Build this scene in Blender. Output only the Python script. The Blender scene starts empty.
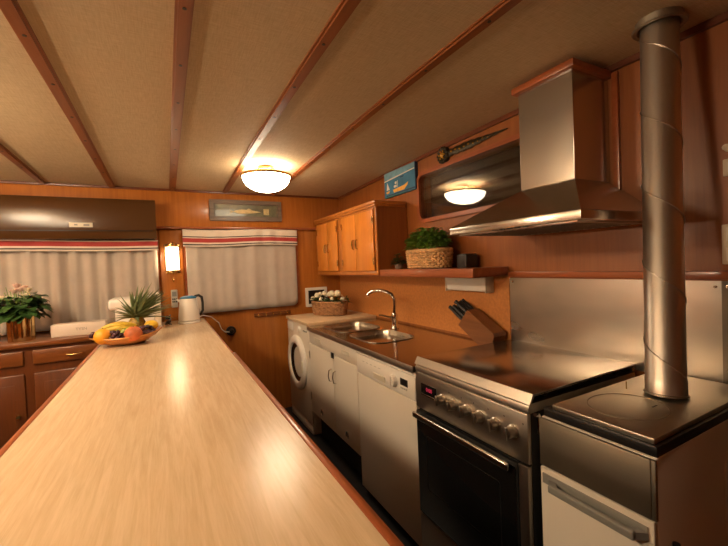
import bpy, bmesh, math, random
from mathutils import Vector, Matrix, noise as mnoise
C = bpy.context.scene.collection
H = 1.375            # camera height above the floor; all z below are authored relative to it
PI = math.pi
rnd = random.Random(7)

# ------------------------------------------------------------------ camera
def unit(v): return Vector(v).normalized()
F = 372.0
vyx, vyy, roll = 165.8 - 364, 272.6 - 273, math.radians(2.41)
hx, hy = math.cos(roll), -math.sin(roll)
tt = (-F * F - (vyx * vyx + vyy * vyy)) / (vyx * hx + vyy * hy)
Ya = unit((vyx, vyy, F)); Xa = unit((vyx + tt * hx, vyy + tt * hy, F)); Za = Xa.cross(Ya)
if Za.y > 0: Za = -Za
right = Vector((Xa.x, Ya.x, Za.x)); down = Vector((Xa.y, Ya.y, Za.y)); fwd = Vector((Xa.z, Ya.z, Za.z))
cam = bpy.data.cameras.new('camera'); camo = bpy.data.objects.new('camera', cam); C.objects.link(camo)
M = Matrix((( right.x, -down.x, -fwd.x, 0), (right.y, -down.y, -fwd.y, 0), (right.z, -down.z, -fwd.z, H), (0, 0, 0, 1)))
camo.matrix_world = M
cam.sensor_width = 36; cam.lens = F / 728 * 36; cam.clip_start = 0.02
bpy.context.scene.camera = camo

# ------------------------------------------------------------------ materials
def new_mat(name):
    m = bpy.data.materials.new(name); m.use_nodes = True
    nt = m.node_tree; b = nt.nodes['Principled BSDF']
    return m, nt, b
def plain(name, col, rough=.5, metal=0, noise=0.0, nscale=30, bump=0, coat=0, spec=None, emis=None, es=0, trans=0, ior=None, stretch=(1, 1, 1), alpha=1):
    m, nt, b = new_mat(name); L = nt.links
    b.inputs['Base Color'].default_value = (*col, 1); b.inputs['Roughness'].default_value = rough
    b.inputs['Metallic'].default_value = metal
    if coat: b.inputs['Coat Weight'].default_value = coat; b.inputs['Coat Roughness'].default_value = .08
    if spec is not None: b.inputs['Specular IOR Level'].default_value = spec
    if trans: b.inputs['Transmission Weight'].default_value = trans
    if ior: b.inputs['IOR'].default_value = ior
    if emis: b.inputs['Emission Color'].default_value = (*emis, 1); b.inputs['Emission Strength'].default_value = es
    if noise or bump:
        tc = nt.nodes.new('ShaderNodeTexCoord'); mp = nt.nodes.new('ShaderNodeMapping'); mp.inputs['Scale'].default_value = stretch
        n = nt.nodes.new('ShaderNodeTexNoise'); n.inputs['Scale'].default_value = nscale; n.inputs['Detail'].default_value = 5
        L.new(tc.outputs['Object'], mp.inputs['Vector']); L.new(mp.outputs[0], n.inputs['Vector'])
        if noise:
            r = nt.nodes.new('ShaderNodeValToRGB')
            r.color_ramp.elements[0].position = .3; r.color_ramp.elements[1].position = .7
            r.color_ramp.elements[0].color = (*[max(0, c * (1 - noise)) for c in col], 1)
            r.color_ramp.elements[1].color = (*[min(1, c * (1 + noise)) for c in col], 1)
            L.new(n.outputs['Fac'], r.inputs[0]); L.new(r.outputs[0], b.inputs['Base Color'])
        if bump:
            bp = nt.nodes.new('ShaderNodeBump'); bp.inputs['Strength'].default_value = bump; bp.inputs['Distance'].default_value = .004
            L.new(n.outputs['Fac'], bp.inputs['Height']); L.new(bp.outputs[0], b.inputs['Normal'])
    return m
def wood(name, c1, c2, axis='z', rough=.35, scale=1.0, coat=.3, fine=1.0, knots=True):
    m, nt, b = new_mat(name); L = nt.links
    tc = nt.nodes.new('ShaderNodeTexCoord'); mp = nt.nodes.new('ShaderNodeMapping')
    s = {'x': (.8, 14, 14), 'y': (14, .8, 14), 'z': (14, 14, .8)}[axis]
    mp.inputs['Scale'].default_value = [q * scale for q in s]
    n = nt.nodes.new('ShaderNodeTexNoise'); n.inputs['Scale'].default_value = 1.6; n.inputs['Detail'].default_value = 6; n.inputs['Distortion'].default_value = 1.2
    n2 = nt.nodes.new('ShaderNodeTexNoise'); n2.inputs['Scale'].default_value = 11; n2.inputs['Detail'].default_value = 3
    mx = nt.nodes.new('ShaderNodeMath'); mx.operation = 'MULTIPLY_ADD'; mx.inputs[1].default_value = .35 * fine
    r = nt.nodes.new('ShaderNodeValToRGB'); r.color_ramp.elements[0].position = .42; r.color_ramp.elements[1].position = .88
    r.color_ramp.elements[0].color = (*c1, 1); r.color_ramp.elements[1].color = (*c2, 1)
    L.new(tc.outputs['Object'], mp.inputs['Vector']); L.new(mp.outputs[0], n.inputs['Vector']); L.new(mp.outputs[0], n2.inputs['Vector'])
    L.new(n2.outputs['Fac'], mx.inputs[0]); L.new(n.outputs['Fac'], mx.inputs[2]); L.new(mx.outputs[0], r.inputs[0])
    L.new(r.outputs[0], b.inputs['Base Color'])
    b.inputs['Roughness'].default_value = rough
    b.inputs['Coat Weight'].default_value = coat; b.inputs['Coat Roughness'].default_value = .12
    bp = nt.nodes.new('ShaderNodeBump'); bp.inputs['Strength'].default_value = .06; bp.inputs['Distance'].default_value = .002
    L.new(n2.outputs['Fac'], bp.inputs['Height']); L.new(bp.outputs[0], b.inputs['Normal'])
    return m
def steel(name, col=(.56, .52, .47), rough=.25, axis='y', var=.12, smudge=0):
    m, nt, b = new_mat(name); L = nt.links
    b.inputs['Base Color'].default_value = (*col, 1); b.inputs['Metallic'].default_value = 1
    tc = nt.nodes.new('ShaderNodeTexCoord'); mp = nt.nodes.new('ShaderNodeMapping')
    mp.inputs['Scale'].default_value = {'x': (1, 60, 60), 'y': (60, 1, 60), 'z': (60, 60, 1)}[axis]
    n = nt.nodes.new('ShaderNodeTexNoise'); n.inputs['Scale'].default_value = 4; n.inputs['Detail'].default_value = 3
    L.new(tc.outputs['Object'], mp.inputs['Vector']); L.new(mp.outputs[0], n.inputs['Vector'])
    n3 = nt.nodes.new('ShaderNodeTexNoise'); n3.inputs['Scale'].default_value = 3.5; n3.inputs['Detail'].default_value = 4
    L.new(tc.outputs['Object'], n3.inputs['Vector'])
    ad = nt.nodes.new('ShaderNodeMath'); ad.operation = 'MULTIPLY_ADD'; ad.inputs[1].default_value = smudge
    L.new(n3.outputs['Fac'], ad.inputs[0])
    mr = nt.nodes.new('ShaderNodeMapRange'); mr.inputs['To Min'].default_value = max(.02, rough - var / 2 - smudge * .5); mr.inputs['To Max'].default_value = rough + var / 2 - smudge * .5
    L.new(n.outputs['Fac'], mr.inputs['Value']); L.new(mr.outputs[0], ad.inputs[2]); L.new(ad.outputs[0], b.inputs['Roughness'])
    bp = nt.nodes.new('ShaderNodeBump'); bp.inputs['Strength'].default_value = .03; bp.inputs['Distance'].default_value = .001
    L.new(n.outputs['Fac'], bp.inputs['Height']); L.new(bp.outputs[0], b.inputs['Normal'])
    return m
def cloth_ceiling():
    m, nt, b = new_mat('woven_ceiling_cloth'); L = nt.links
    tc = nt.nodes.new('ShaderNodeTexCoord'); outs = []
    for sc in ((18, 260, 18), (260, 18, 18)):
        mp = nt.nodes.new('ShaderNodeMapping'); mp.inputs['Scale'].default_value = sc
        n = nt.nodes.new('ShaderNodeTexNoise'); n.inputs['Scale'].default_value = 1; n.inputs['Detail'].default_value = 2
        L.new(tc.outputs['Object'], mp.inputs['Vector']); L.new(mp.outputs[0], n.inputs['Vector']); outs.append(n.outputs['Fac'])
    ad = nt.nodes.new('ShaderNodeMath'); ad.operation = 'ADD'; L.new(outs[0], ad.inputs[0]); L.new(outs[1], ad.inputs[1])
    r = nt.nodes.new('ShaderNodeValToRGB'); r.color_ramp.elements[0].position = .35; r.color_ramp.elements[1].position = .65
    hf = nt.nodes.new('ShaderNodeMath'); hf.operation = 'MULTIPLY'; hf.inputs[1].default_value = .5; L.new(ad.outputs[0], hf.inputs[0])
    r.color_ramp.elements[0].color = (.47, .345, .20, 1); r.color_ramp.elements[1].color = (.60, .46, .285, 1)
    L.new(hf.outputs[0], r.inputs[0]); L.new(r.outputs[0], b.inputs['Base Color']); b.inputs['Roughness'].default_value = .75
    bp = nt.nodes.new('ShaderNodeBump'); bp.inputs['Strength'].default_value = .25; bp.inputs['Distance'].default_value = .001
    L.new(ad.outputs[0], bp.inputs['Height']); L.new(bp.outputs[0], b.inputs['Normal'])
    return m

MT = {}
MT['ceil'] = cloth_ceiling()
MT['wood'] = wood('orange_varnished_wood', (.38, .115, .016), (.50, .17, .028), 'z', .3, 1, .35)
MT['woodx'] = wood('orange_varnished_wood_lengthwise', (.42, .13, .02), (.55, .19, .035), 'z', .32, 1, .3)
MT['woodright'] = wood('red_brown_varnished_panel', (.23, .066, .012), (.33, .105, .021), 'z', .42, .8, .1)
MT['batten'] = wood('batten_mahogany', (.20, .055, .013), (.28, .085, .022), 'y', .42, 1, .08)
MT['door'] = wood('honey_door_wood', (.60, .19, .022), (.70, .25, .036), 'z', .35, .8, .3)
MT['trim'] = wood('mahogany_trim', (.25, .062, .018), (.38, .105, .035), 'y', .3, 1, .35)
MT['trimx'] = wood('mahogany_trim_across', (.25, .062, .018), (.38, .105, .035), 'x', .3, 1, .35)
MT['dark'] = wood('dark_mahogany', (.11, .027, .009), (.17, .045, .015), 'y', .35, 1, .3)
MT['side'] = wood('brown_sideboard_wood', (.14, .040, .009), (.21, .064, .014), 'x', .3, 1, .35)
MT['sidez'] = wood('brown_sideboard_wood_upright', (.10, .027, .006), (.14, .040, .009), 'z', .35, 1, .3)
MT['lam'] = wood('beech_laminate', (.56, .405, .245), (.68, .51, .33), 'y', .24, 3.2, 0, 1.1)
MT['board'] = wood('pale_beech_board', (.62, .44, .26), (.72, .53, .33), 'y', .35, 1, 0)
MT['cork'] = plain('orange_speckled_panel', (.52, .20, .05), .5, noise=.12, nscale=60, bump=.05)
MT['white'] = plain('warm_white_enamel', (.72, .64, .54), .35, coat=.2)
MT['white2'] = plain('white_plastic', (.80, .74, .66), .35, coat=.1)
MT['cream'] = plain('cream_plastic', (.70, .62, .48), .45)
MT['wgrey'] = plain('grey_plastic', (.22, .21, .19), .45)
MT['black'] = plain('black_plastic', (.012, .011, .011), .35)
MT['blackgloss'] = plain('black_oven_glass', (.006, .006, .006), .06, coat=.5)
MT['blackmatte'] = plain('black_recess', (.006, .006, .006), .9)
MT['floor'] = plain('dark_blue_black_flooring', (.018, .019, .022), .45, noise=.3, nscale=18)
MT['steel'] = steel('brushed_steel', (.56, .52, .46), .24, 'y')
MT['frontsteel'] = steel('satin_front_steel', (.54, .49, .42), .38, 'y', .06)
MT['steelz'] = steel('brushed_steel_upright', (.54, .49, .43), .30, 'z')
def smudged(name, c1, c2, r1, r2):
    m, nt, b = new_mat(name); L = nt.links
    b.inputs['Metallic'].default_value = 1
    tc = nt.nodes.new('ShaderNodeTexCoord'); mp = nt.nodes.new('ShaderNodeMapping'); mp.inputs['Scale'].default_value = (1, 1.3, 3.2)
    n = nt.nodes.new('ShaderNodeTexNoise'); n.inputs['Scale'].default_value = 2.2; n.inputs['Detail'].default_value = 1.5
    L.new(tc.outputs['Object'], mp.inputs['Vector']); L.new(mp.outputs[0], n.inputs['Vector'])
    r = nt.nodes.new('ShaderNodeValToRGB'); r.color_ramp.elements[0].position = .1; r.color_ramp.elements[1].position = .9
    r.color_ramp.elements[0].color = (*c1, 1); r.color_ramp.elements[1].color = (*c2, 1)
    L.new(n.outputs['Fac'], r.inputs[0]); L.new(r.outputs[0], b.inputs['Base Color'])
    mr = nt.nodes.new('ShaderNodeMapRange'); mr.inputs['From Min'].default_value = .1; mr.inputs['From Max'].default_value = .9
    mr.inputs['To Min'].default_value = r2; mr.inputs['To Max'].default_value = r1
    L.new(n.outputs['Fac'], mr.inputs['Value']); L.new(mr.outputs[0], b.inputs['Roughness'])
    return m
MT['splash'] = smudged('smudged_steel_sheet', (.32, .29, .25), (.72, .66, .58), .22, .40)
MT['splashdark'] = smudged('dull_steel_sheet', (.16, .14, .11), (.30, .27, .22), .3, .42)
MT['pipe'] = steel('flue_steel', (.52, .47, .41), .40, 'z', .05, .10)
MT['sinktop'] = steel('polished_worktop_steel', (.48, .43, .37), .14, 'y', .06, .06)
MT['lidglass'] = steel('mirror_lid_glass', (.56, .53, .48), .2, 'y', .04, .10)
MT['plate'] = steel('stove_plate_steel', (.50, .46, .38), .36, 'x', .04, .12)
MT['bowl'] = steel('sink_bowl_steel', (.50, .45, .38), .28, 'z', .05)
MT['darksteel'] = steel('dark_panel_steel', (.30, .26, .20), .5, 'y')
MT['chrome'] = plain('chrome', (.75, .73, .70), .07, 1)
MT['brass'] = plain('brass', (.72, .50, .20), .22, 1)
MT['potbrass'] = plain('pot_brass', (.62, .47, .24), .13, 1)
MT['oldbrass'] = plain('aged_brass', (.42, .30, .12), .35, 1, noise=.4, nscale=60)
MT['knobsteel'] = plain('satin_knob_steel', (.55, .50, .43), .3, 1)
MT['domeglass'] = plain('lit_lamp_glass', (.9, .85, .75), .25, emis=(1, .82, .58), es=12)
MT['domebright'] = plain('bright_lit_lamp_glass', (.9, .85, .75), .25, emis=(1, .79, .53), es=46)
MT['domedim'] = MT['domeglass']
MT['sconceglass'] = plain('lit_sconce_glass', (.9, .85, .75), .3, emis=(1, .74, .44), es=8)
MT['fillglass'] = plain('fill_uplight_glass', (.9, .85, .75), .3, emis=(1, .79, .53), es=230)  # glow of the added off-frame uplights, strong to lift the ceiling
MT['acbrown'] = plain('brown_painted_metal', (.075, .032, .010), .2, spec=.35)
MT['red'] = plain('red_cloth', (.42, .045, .04), .8)
MT['whitecloth'] = plain('white_cloth', (.72, .62, .52), .85, noise=.04, nscale=200, bump=.1)
MT['darkcloth'] = plain('charcoal_cloth', (.05, .035, .03), .85)
MT['redline'] = plain('red_led', (.2, .01, .02), .4, emis=(1, .05, .12), es=.25)
MT['leaf'] = plain('green_leaf', (.14, .28, .04), .45, noise=.5, nscale=25)
MT['leafd'] = plain('dark_green_leaf', (.04, .095, .022), .4, noise=.5, nscale=25)
MT['petal'] = plain('cream_petal', (.82, .72, .52), .6)
MT['petalp'] = plain('pale_pink_petal', (.85, .62, .52), .6)
MT['wicker'] = plain('wicker', (.40, .20, .085), .6, noise=.45, nscale=40, bump=.3)
MT['wickerl'] = plain('pale_woven_reed', (.62, .36, .15), .6, noise=.35, nscale=40, bump=.3)
MT['orange'] = plain('orange_peel', (.85, .36, .02), .45, nscale=260, bump=.35)
MT['peach'] = plain('peach_skin', (.62, .16, .05), .6, noise=.5, nscale=12)
MT['banana'] = plain('banana_skin', (.72, .48, .05), .5, noise=.2, nscale=30)
MT['lemon'] = plain('lemon_peel', (.82, .50, .03), .45, nscale=200, bump=.3)
MT['pear'] = plain('pear_skin', (.30, .36, .05), .45, noise=.3, nscale=30)
MT['grape'] = plain('dark_grape_skin', (.055, .015, .025), .3, noise=.4, nscale=40)
MT['grapeg'] = plain('green_grape_skin', (.32, .30, .07), .3)
MT['pine'] = plain('pineapple_rind', (.38, .24, .05), .6, noise=.5, nscale=60, bump=.5)
MT['pineleaf'] = plain('pineapple_leaf', (.17, .21, .09), .5, noise=.35, nscale=20)
MT['bowlwood'] = wood('orange_bowl_wood', (.50, .19, .045), (.65, .28, .07), 'x', .3, 1, .3)
MT['block'] = wood('knife_block_wood', (.14, .050, .016), (.24, .09, .03), 'y', .4, 1, .1)
MT['glass'] = plain('window_glass', (1, 1, 1), .0, trans=1, ior=1.52)
MT['night'] = plain('night_dark', (.004, .004, .005), .9)
MT['blue'] = plain('kettle_blue', (.02, .16, .32), .4)
MT['pblue'] = plain('painted_sea_blue', (.035, .17, .30), .6, noise=.25, nscale=14)
MT['psky'] = plain('painted_sky', (.16, .33, .42), .6, noise=.25, nscale=14)
MT['pwhite'] = plain('painted_white', (.70, .66, .58), .6)
MT['pyel'] = plain('painted_yellow', (.78, .42, .07), .6, noise=.15, nscale=30)
MT['pdark'] = plain('painted_navy', (.012, .035, .09), .6)
MT['pgreen'] = plain('painted_teal', (.03, .20, .18), .6)
MT['picwood'] = wood('weathered_frame_wood', (.10, .065, .045), (.20, .14, .10), 'x', .5, 2, .1)
MT['picgreen'] = plain('muted_green_panel', (.12, .12, .07), .4, noise=.35, nscale=16, coat=.3)
MT['picfish'] = plain('fish_cream', (.55, .43, .20), .45, noise=.2, nscale=40)
MT['whitecase'] = plain('white_case', (.72, .60, .50), .5)
MT['text'] = plain('grey_print', (.34, .28, .22), .6)
MT['orn'] = plain('dark_bronze', (.045, .035, .02), .35, .7, noise=.6, nscale=90, bump=.6)
MT['amber'] = plain('amber_glass', (.55, .28, .04), .15, .3)
MT['pingrey'] = plain('grey_switch', (.45, .42, .36), .5)
MT['sheer'] = plain('sheer_curtain', (.47, .405, .345), .9, noise=.05, nscale=12)

# ------------------------------------------------------------------ mesh builder
class MB:
    def __init__(s): s.bm = bmesh.new(); s.mi = 0
    def _tag(s, faces):
        for f in faces: f.material_index = s.mi
    def box(s, x0, x1, y0, y1, z0, z1, bev=0, seg=2, rot=None, piv=None):
        n0 = set(s.bm.faces)
        vs = [s.bm.verts.new((x, y, z)) for x in (x0, x1) for y in (y0, y1) for z in (z0, z1)]
        fs = [s.bm.faces.new([vs[i] for i in q]) for q in ((0,1,3,2),(4,6,7,5),(0,4,5,1),(2,3,7,6),(0,2,6,4),(1,5,7,3))]
        if bev:
            es = list({e for f in fs for e in f.edges})
            bmesh.ops.bevel(s.bm, geom=es, offset=bev, segments=seg, affect='EDGES', profile=.5)
        nf = [f for f in s.bm.faces if f not in n0]; s._tag(nf)
        if rot is not None:
            vv = list({v for f in nf for v in f.verts}); p = Vector(piv if piv else ((x0+x1)/2, (y0+y1)/2, (z0+z1)/2))
            for v in vv: v.co = p + rot @ (v.co - p)
        return s
    def loops(s, rings, cap0=True, cap1=True, closed=True):
        R = [[s.bm.verts.new(p) for p in r] for r in rings]; fs = []
        n = len(R[0])
        for a, b in zip(R, R[1:]):
            for i in range(n if closed else n - 1):
                j = (i + 1) % n
                fs.append(s.bm.faces.new((a[i], a[j], b[j], b[i])))
        if cap0: fs.append(s.bm.faces.new(R[0][::-1]))
        if cap1: fs.append(s.bm.faces.new(R[-1]))
        s._tag(fs); return s
    def tube(s, pts, r, seg=10, caps=True):
        pts = [Vector(p) for p in pts]; n = len(pts)
        rr = r if isinstance(r, (list, tuple)) else [r] * n
        rings = []; up = None
        for i, p in enumerate(pts):
            t = (pts[min(i+1, n-1)] - pts[max(i-1, 0)]).normalized()
            if up is None:
                up = Vector((0, 0, 1)) if abs(t.z) < .9 else Vector((1, 0, 0))
            a = t.cross(up).normalized(); b = a.cross(t).normalized(); up = b
            rings.append([p + rr[i] * (math.cos(2*PI*k/seg) * a + math.sin(2*PI*k/seg) * b) for k in range(seg)])
        return s.loops(rings, caps, caps)
    def lathe(s, c, prof, seg=32, axis='z', sx=1, sy=1, caps=(False, False)):
        c = Vector(c); rings = []
        for r, h in prof:
            ring = []
            for k in range(seg):
                a = 2*PI*k/seg; u, v = r*math.cos(a)*sx, r*math.sin(a)*sy
                ring.append(c + {'z': Vector((u, v, h)), 'x': Vector((h, u, v)), 'y': Vector((u, h, v))}[axis])
            rings.append(ring)
        return s.loops(rings, *caps)
    def ball(s, c, r, seg=14, rings=9, sc=(1, 1, 1), rot=None):
        c = Vector(c); R = []
        for i in range(1, rings):
            th = PI*i/rings; ring = []
            for k in range(seg):
                a = 2*PI*k/seg
                p = Vector((r*math.sin(th)*math.cos(a)*sc[0], r*math.sin(th)*math.sin(a)*sc[1], -r*math.cos(th)*sc[2]))
                if rot is not None: p = rot @ p
                ring.append(c + p)
            R.append(ring)
        return s.loops(R)
    def prism(s, poly, axis, a, b):
        def P(u, v, w): return {'x': (w, u, v), 'y': (u, w, v), 'z': (u, v, w)}[axis]
        return s.loops([[P(u, v, a) for u, v in poly], [P(u, v, b) for u, v in poly]])
    def face(s, pts):
        f = s.bm.faces.new([s.bm.verts.new(p) for p in pts]); f.material_index = s.mi; return s
def rrect(x0, x1, y0, y1, r, n=6):
    pts = []
    for cx, cy, a0 in ((x1-r, y1-r, 0), (x0+r, y1-r, PI/2), (x0+r, y0+r, PI), (x1-r, y0+r, 1.5*PI)):
        for k in range(n+1):
            a = a0 + PI/2*k/n; pts.append((cx + r*math.cos(a), cy + r*math.sin(a)))
    return pts
def frame_mesh(mb, u0, u1, v0, v1, w, r, axis, a, b):
    """rounded rectangular ring, w wide, between planes a and b along axis"""
    o = rrect(u0, u1, v0, v1, r); i = rrect(u0+w, u1-w, v0+w, v1-w, max(r-w, .002))
    def P(p, c): return {'x': (c, p[0], p[1]), 'y': (p[0], c, p[1]), 'z': (p[0], p[1], c)}[axis]
    n = len(o); rings = [[P(p, a) for p in o], [P(p, b) for p in o], [P(p, b) for p in i], [P(p, a) for p in i], [P(p, a) for p in o]]
    mb.loops(rings, False, False); bmesh.ops.remove_doubles(mb.bm, verts=mb.bm.verts, dist=1e-6); return mb

# ------------------------------------------------------------------ object helpers
def make(name, mb, mats, parent=None, label=None, smooth=True, sharp=35):
    bm = mb.bm
    bmesh.ops.recalc_face_normals(bm, faces=bm.faces)
    me = bpy.data.meshes.new(name)
    if parent is not None:
        off = Vector(parent['_w'])
    else:
        xs = [v.co for v in bm.verts]
        off = Vector(((min(v.x for v in xs)+max(v.x for v in xs))/2, (min(v.y for v in xs)+max(v.y for v in xs))/2, min(v.z for v in xs)))
    for v in bm.verts: v.co -= off
    bm.to_mesh(me); bm.free()
    if not isinstance(mats, (list, tuple)): mats = [mats]
    for m in mats: me.materials.append(MT[m])
    if smooth:
        for p in me.polygons: p.use_smooth = True
        me.set_sharp_from_angle(angle=math.radians(sharp))
    o = bpy.data.objects.new(name, me); C.objects.link(o)
    o['_w'] = tuple(off)
    if parent is not None: o.parent = parent
    else: o.location = off + Vector((0, 0, H))
    if label: o['label'] = label
    return o
def thing(name, loc, label, cat, group=None):
    o = bpy.data.objects.new(name, None); C.objects.link(o); o.empty_display_size = .05
    o.location = (loc[0], loc[1], loc[2] + H); o['_w'] = tuple(loc); o['label'] = label; o['category'] = cat
    if group: o['group'] = group
    return o
def solo(name, mb, mats, label, cat, group=None, **k):
    o = make(name, mb, mats, **k); o['label'] = label; o['category'] = cat
    if group: o['group'] = group
    return o
def struct(name, mb, mats, **k):
    o = make(name, mb, mats, **k)
    if k.get('parent') is None: o['kind'] = 'structure'
    return o
def text_mesh(mb, txt, size, mat4, depth=.0006):
    cu = bpy.data.curves.new('writing', 'FONT'); cu.body = txt; cu.size = size; cu.extrude = depth; cu.align_x = 'CENTER'; cu.align_y = 'CENTER'
    ob = bpy.data.objects.new('writing', cu); C.objects.link(ob)
    dg = bpy.context.evaluated_depsgraph_get(); me = bpy.data.meshes.new_from_object(ob.evaluated_get(dg))
    me.transform(mat4)
    f0 = set(mb.bm.faces)
    mb.bm.from_mesh(me)
    for f in mb.bm.faces:
        if f not in f0: f.material_index = mb.mi
    bpy.data.objects.remove(ob); bpy.data.curves.remove(cu); bpy.data.meshes.remove(me)

FL = -H; W = 1.62; YF = 3.58; XL = -2.25; YB = -1.7
def ceil_z(y): return .752 - .055 * max(0, (y - 1.2) / 2.4) ** 1.4

# ------------------------------------------------------------------ room shell
struct('floor', MB().box(XL-.1, W+.12, YB-.1, YF+.1, FL-.06, FL), 'floor')
mb = MB(); ys = [YB-.1 + (YF+.2-YB)*i/40 for i in range(41)]
mb.loops([[(XL-.1, y, ceil_z(y)), (W+.12, y, ceil_z(y)), (W+.12, y, ceil_z(y)+.05), (XL-.1, y, ceil_z(y)+.05)] for y in ys])
struct('ceiling', mb, 'ceil')
# right wall with the window opening (Y 1.2..2.15)
WY0, WY1, WZ0, WZ1 = 1.16, 2.145, .295, .605
mb = MB()
mb.box(W, W+.1, YB, WY0, FL, .78); mb.box(W, W+.1, WY1, YF, FL, .78)
mb.box(W, W+.1, WY0, WY1, FL, WZ0); mb.box(W, W+.1, WY0, WY1, WZ1, .78)
struct('wall_right', mb, 'woodright')
struct('wall_far', MB().box(XL, W+.1, YF, YF+.1, FL, .78), 'wood')
struct('wall_left', MB().box(XL-.1, XL, YB, YF, FL, .78), 'woodright')
struct('wall_back', MB().box(XL-.1, W+.1, YB-.1, YB, FL, .78), 'dark')
# upper fascia on the far wall and its rail
struct('trim_1', MB().box(XL, W, YF-.045, YF, .385, .70, .002), 'wood')
struct('trim_2', MB().box(-.052, W, YF-.058, YF-.001, .366, .386, .004), 'trimx')
struct('trim_3', MB().box(XL, W, YF-.062, YF-.046, .682, .708, .003), 'dark')
# cornice along the right wall (follows the ceiling)
mb = MB(); yy = [YB + (YF-.07-YB)*i/30 for i in range(31)]
mb.loops([[(W-.018, y, ceil_z(y)-.024), (W, y, ceil_z(y)-.024), (W, y, ceil_z(y)-.001), (W-.018, y, ceil_z(y)-.001)] for y in yy])
struct('trim_4', mb, 'dark')
# ceiling battens with screws
for n, bx in enumerate((-1.19, -.767, -.343, .082, .501, .926)):
    mb = MB()
    for w, t0, t1 in ((.024, 0, .006), (.016, .006, .013)):
        mb.loops([[(bx-w, y, ceil_z(y)-t1), (bx+w, y, ceil_z(y)-t1), (bx+w, y, ceil_z(y)-t0+.0005), (bx-w, y, ceil_z(y)-t0+.0005)] for y in [YB + (YF-.065-YB)*i/30 for i in range(31)]])
    mb.mi = 1
    y = YB + .3
    while y < YF-.1:
        mb.lathe((bx, y, ceil_z(y)-.0145), [(.006, 0), (.006, .002)], 8, caps=(True, True)); y += .32
    struct('trim_%d' % (5+n), mb, ['batten', 'black'])
# orange panel between worktop and shelf, moulding beside the duct
struct('trim_11', MB().box(W-.006, W-.0005, 1.39, YF-.001, -.46, -.085), 'cork')
struct('trim_12', MB().box(W-.02, W-.0005, -1.5, 1.386, -.100, -.072, .003), 'trim')
struct('trim_13', MB().box(W-.014, W-.0005, .826, .850, .16, ceil_z(.8)-.03, .003), 'trim')
# pillar casing between the far windows
struct('trim_14', MB().box(-.035, .135, YF-.012, YF, -.42, .366, .002), 'wood')

# ------------------------------------------------------------------ windows
def far_window(n, x0, x1, z0, z1):
    w = struct('window_%d' % n, MB().box(x0+.02, x1-.02, YF-.010, YF-.004, z0+.02, z1-.02), 'night')
    frame_mesh_mb = frame_mesh(MB(), x0, x1, z0, z1, .022, .06, 'y', YF-.022, YF-.0005)
    struct('window_frame', frame_mesh_mb, 'trim', parent=w)
    struct('pane', MB().box(x0+.02, x1-.02, YF-.018, YF-.013, z0+.02, z1-.02), 'glass', parent=w)
far_window(1, .145, 1.165, -.375, .362)
far_window(2, -1.75, -.045, -.395, .362)
w3 = struct('window_3', MB().box(W+.100, W+.104, WY0-.02, WY1+.02, WZ0-.02, WZ1+.02), 'night')
struct('window_frame', frame_mesh(MB(), WY0-.022, WY1+.022, WZ0-.022, WZ1+.022, .026, .072, 'x', W-.016, W+.03), 'trim', parent=w3)
struct('pane', MB().box(W+.018, W+.023, WY0+.006, WY1-.006, WZ0, WZ1, rot=Matrix.Rotation(math.radians(1.6), 3, 'Z')), 'glass', parent=w3)
struct('pane', MB().box(W+.060, W+.065, WY0+.005, WY1-.005, WZ0+.002, WZ1-.002, rot=Matrix.Rotation(math.radians(1.6), 3, 'Z')), 'glass', parent=w3)

def curtain(x0, x1, z0, z1, label, seed, zv0, ztop, amp, fq):
    rr = random.Random(seed)
    t = thing('curtain', ((x0+x1)/2, YF-.045, z0), label, 'curtain', None)
    ph = [(rr.uniform(24, 44)*fq, rr.uniform(0, 6), rr.uniform(.5, 1)) for _ in range(3)] + [(rr.uniform(60, 90), rr.uniform(0, 6), .35)]
    def dy(x, k=1): return sum(a*math.sin(f*x + p + .6*math.sin(3*x+p)) for f, p, a in ph) * amp * k
    nx = int((x1-x0)*170); mb = MB(); R = 0.05
    rows = []
    for j in range(15):
        v = j/14; row = []
        for i in range(nx+1):
            u = i/nx; x = x0+(x1-x0)*u
            zb = z0
            for xe in (x0, x1):
                d = abs(x-xe)
                if d < R: zb = z0 + (R - math.sqrt(max(0, R*R-(R-d)**2)))
            z = zb + (z1-zb)*v
            row.append((x, YF-(.043 if fq == 1 else .060) + dy(x, .7+.4*(1-v)), z))
        rows.append(row)
    mb.loops(rows, False, False, closed=False)
    c = make('sheer_fabric', mb, 'sheer', t, sharp=80)
    m = c.modifiers.new('thick', 'SOLIDIFY'); m.thickness = .0015
    # valance in horizontal bands (each band its own cloth colour)
    mb = MB(); bands = [(0, .012, 1), (.012, .022, 2), (.022, .036, 1), (.036, .072, 0), (.072, .080, 1), (.080, .088, 2), (.088, max(ztop, .0885), 1)]
    hv = ztop
    for a, b, mi in bands:
        mb.mi = mi; rows = []
        for q in (min(a, ztop), min((a+b)/2, ztop), min(b, ztop)):
            rows.append([(x0-.02+(x1-x0+.03)*i/nx, YF-(.072 if fq == 1 else .105) + .004*math.sin(9*i/nx*6+seed) + .003*math.sin(40*i/nx), zv0+q+.006*math.sin(7*i/nx+seed)) for i in range(nx+1)])
        mb.loops(rows, False, False, closed=False)
    bmesh.ops.remove_doubles(mb.bm, verts=mb.bm.verts, dist=1e-5)
    v = make('valance', mb, ['red', 'whitecloth', 'darkcloth'], t, label='valance with red and dark stripes', sharp=80)
    m = v.modifiers.new('thick', 'SOLIDIFY'); m.thickness = .0015
curtain(.16, 1.135, -.372, .36, 'white sheer curtain with red striped valance below the fish picture', 3, .215, .145, .0065, 1)
curtain(-1.72, -.055, -.392, .270, 'white sheer curtain with red striped valance below the brown air conditioner', 5, .190, .080, .0125, 1.7)

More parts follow.
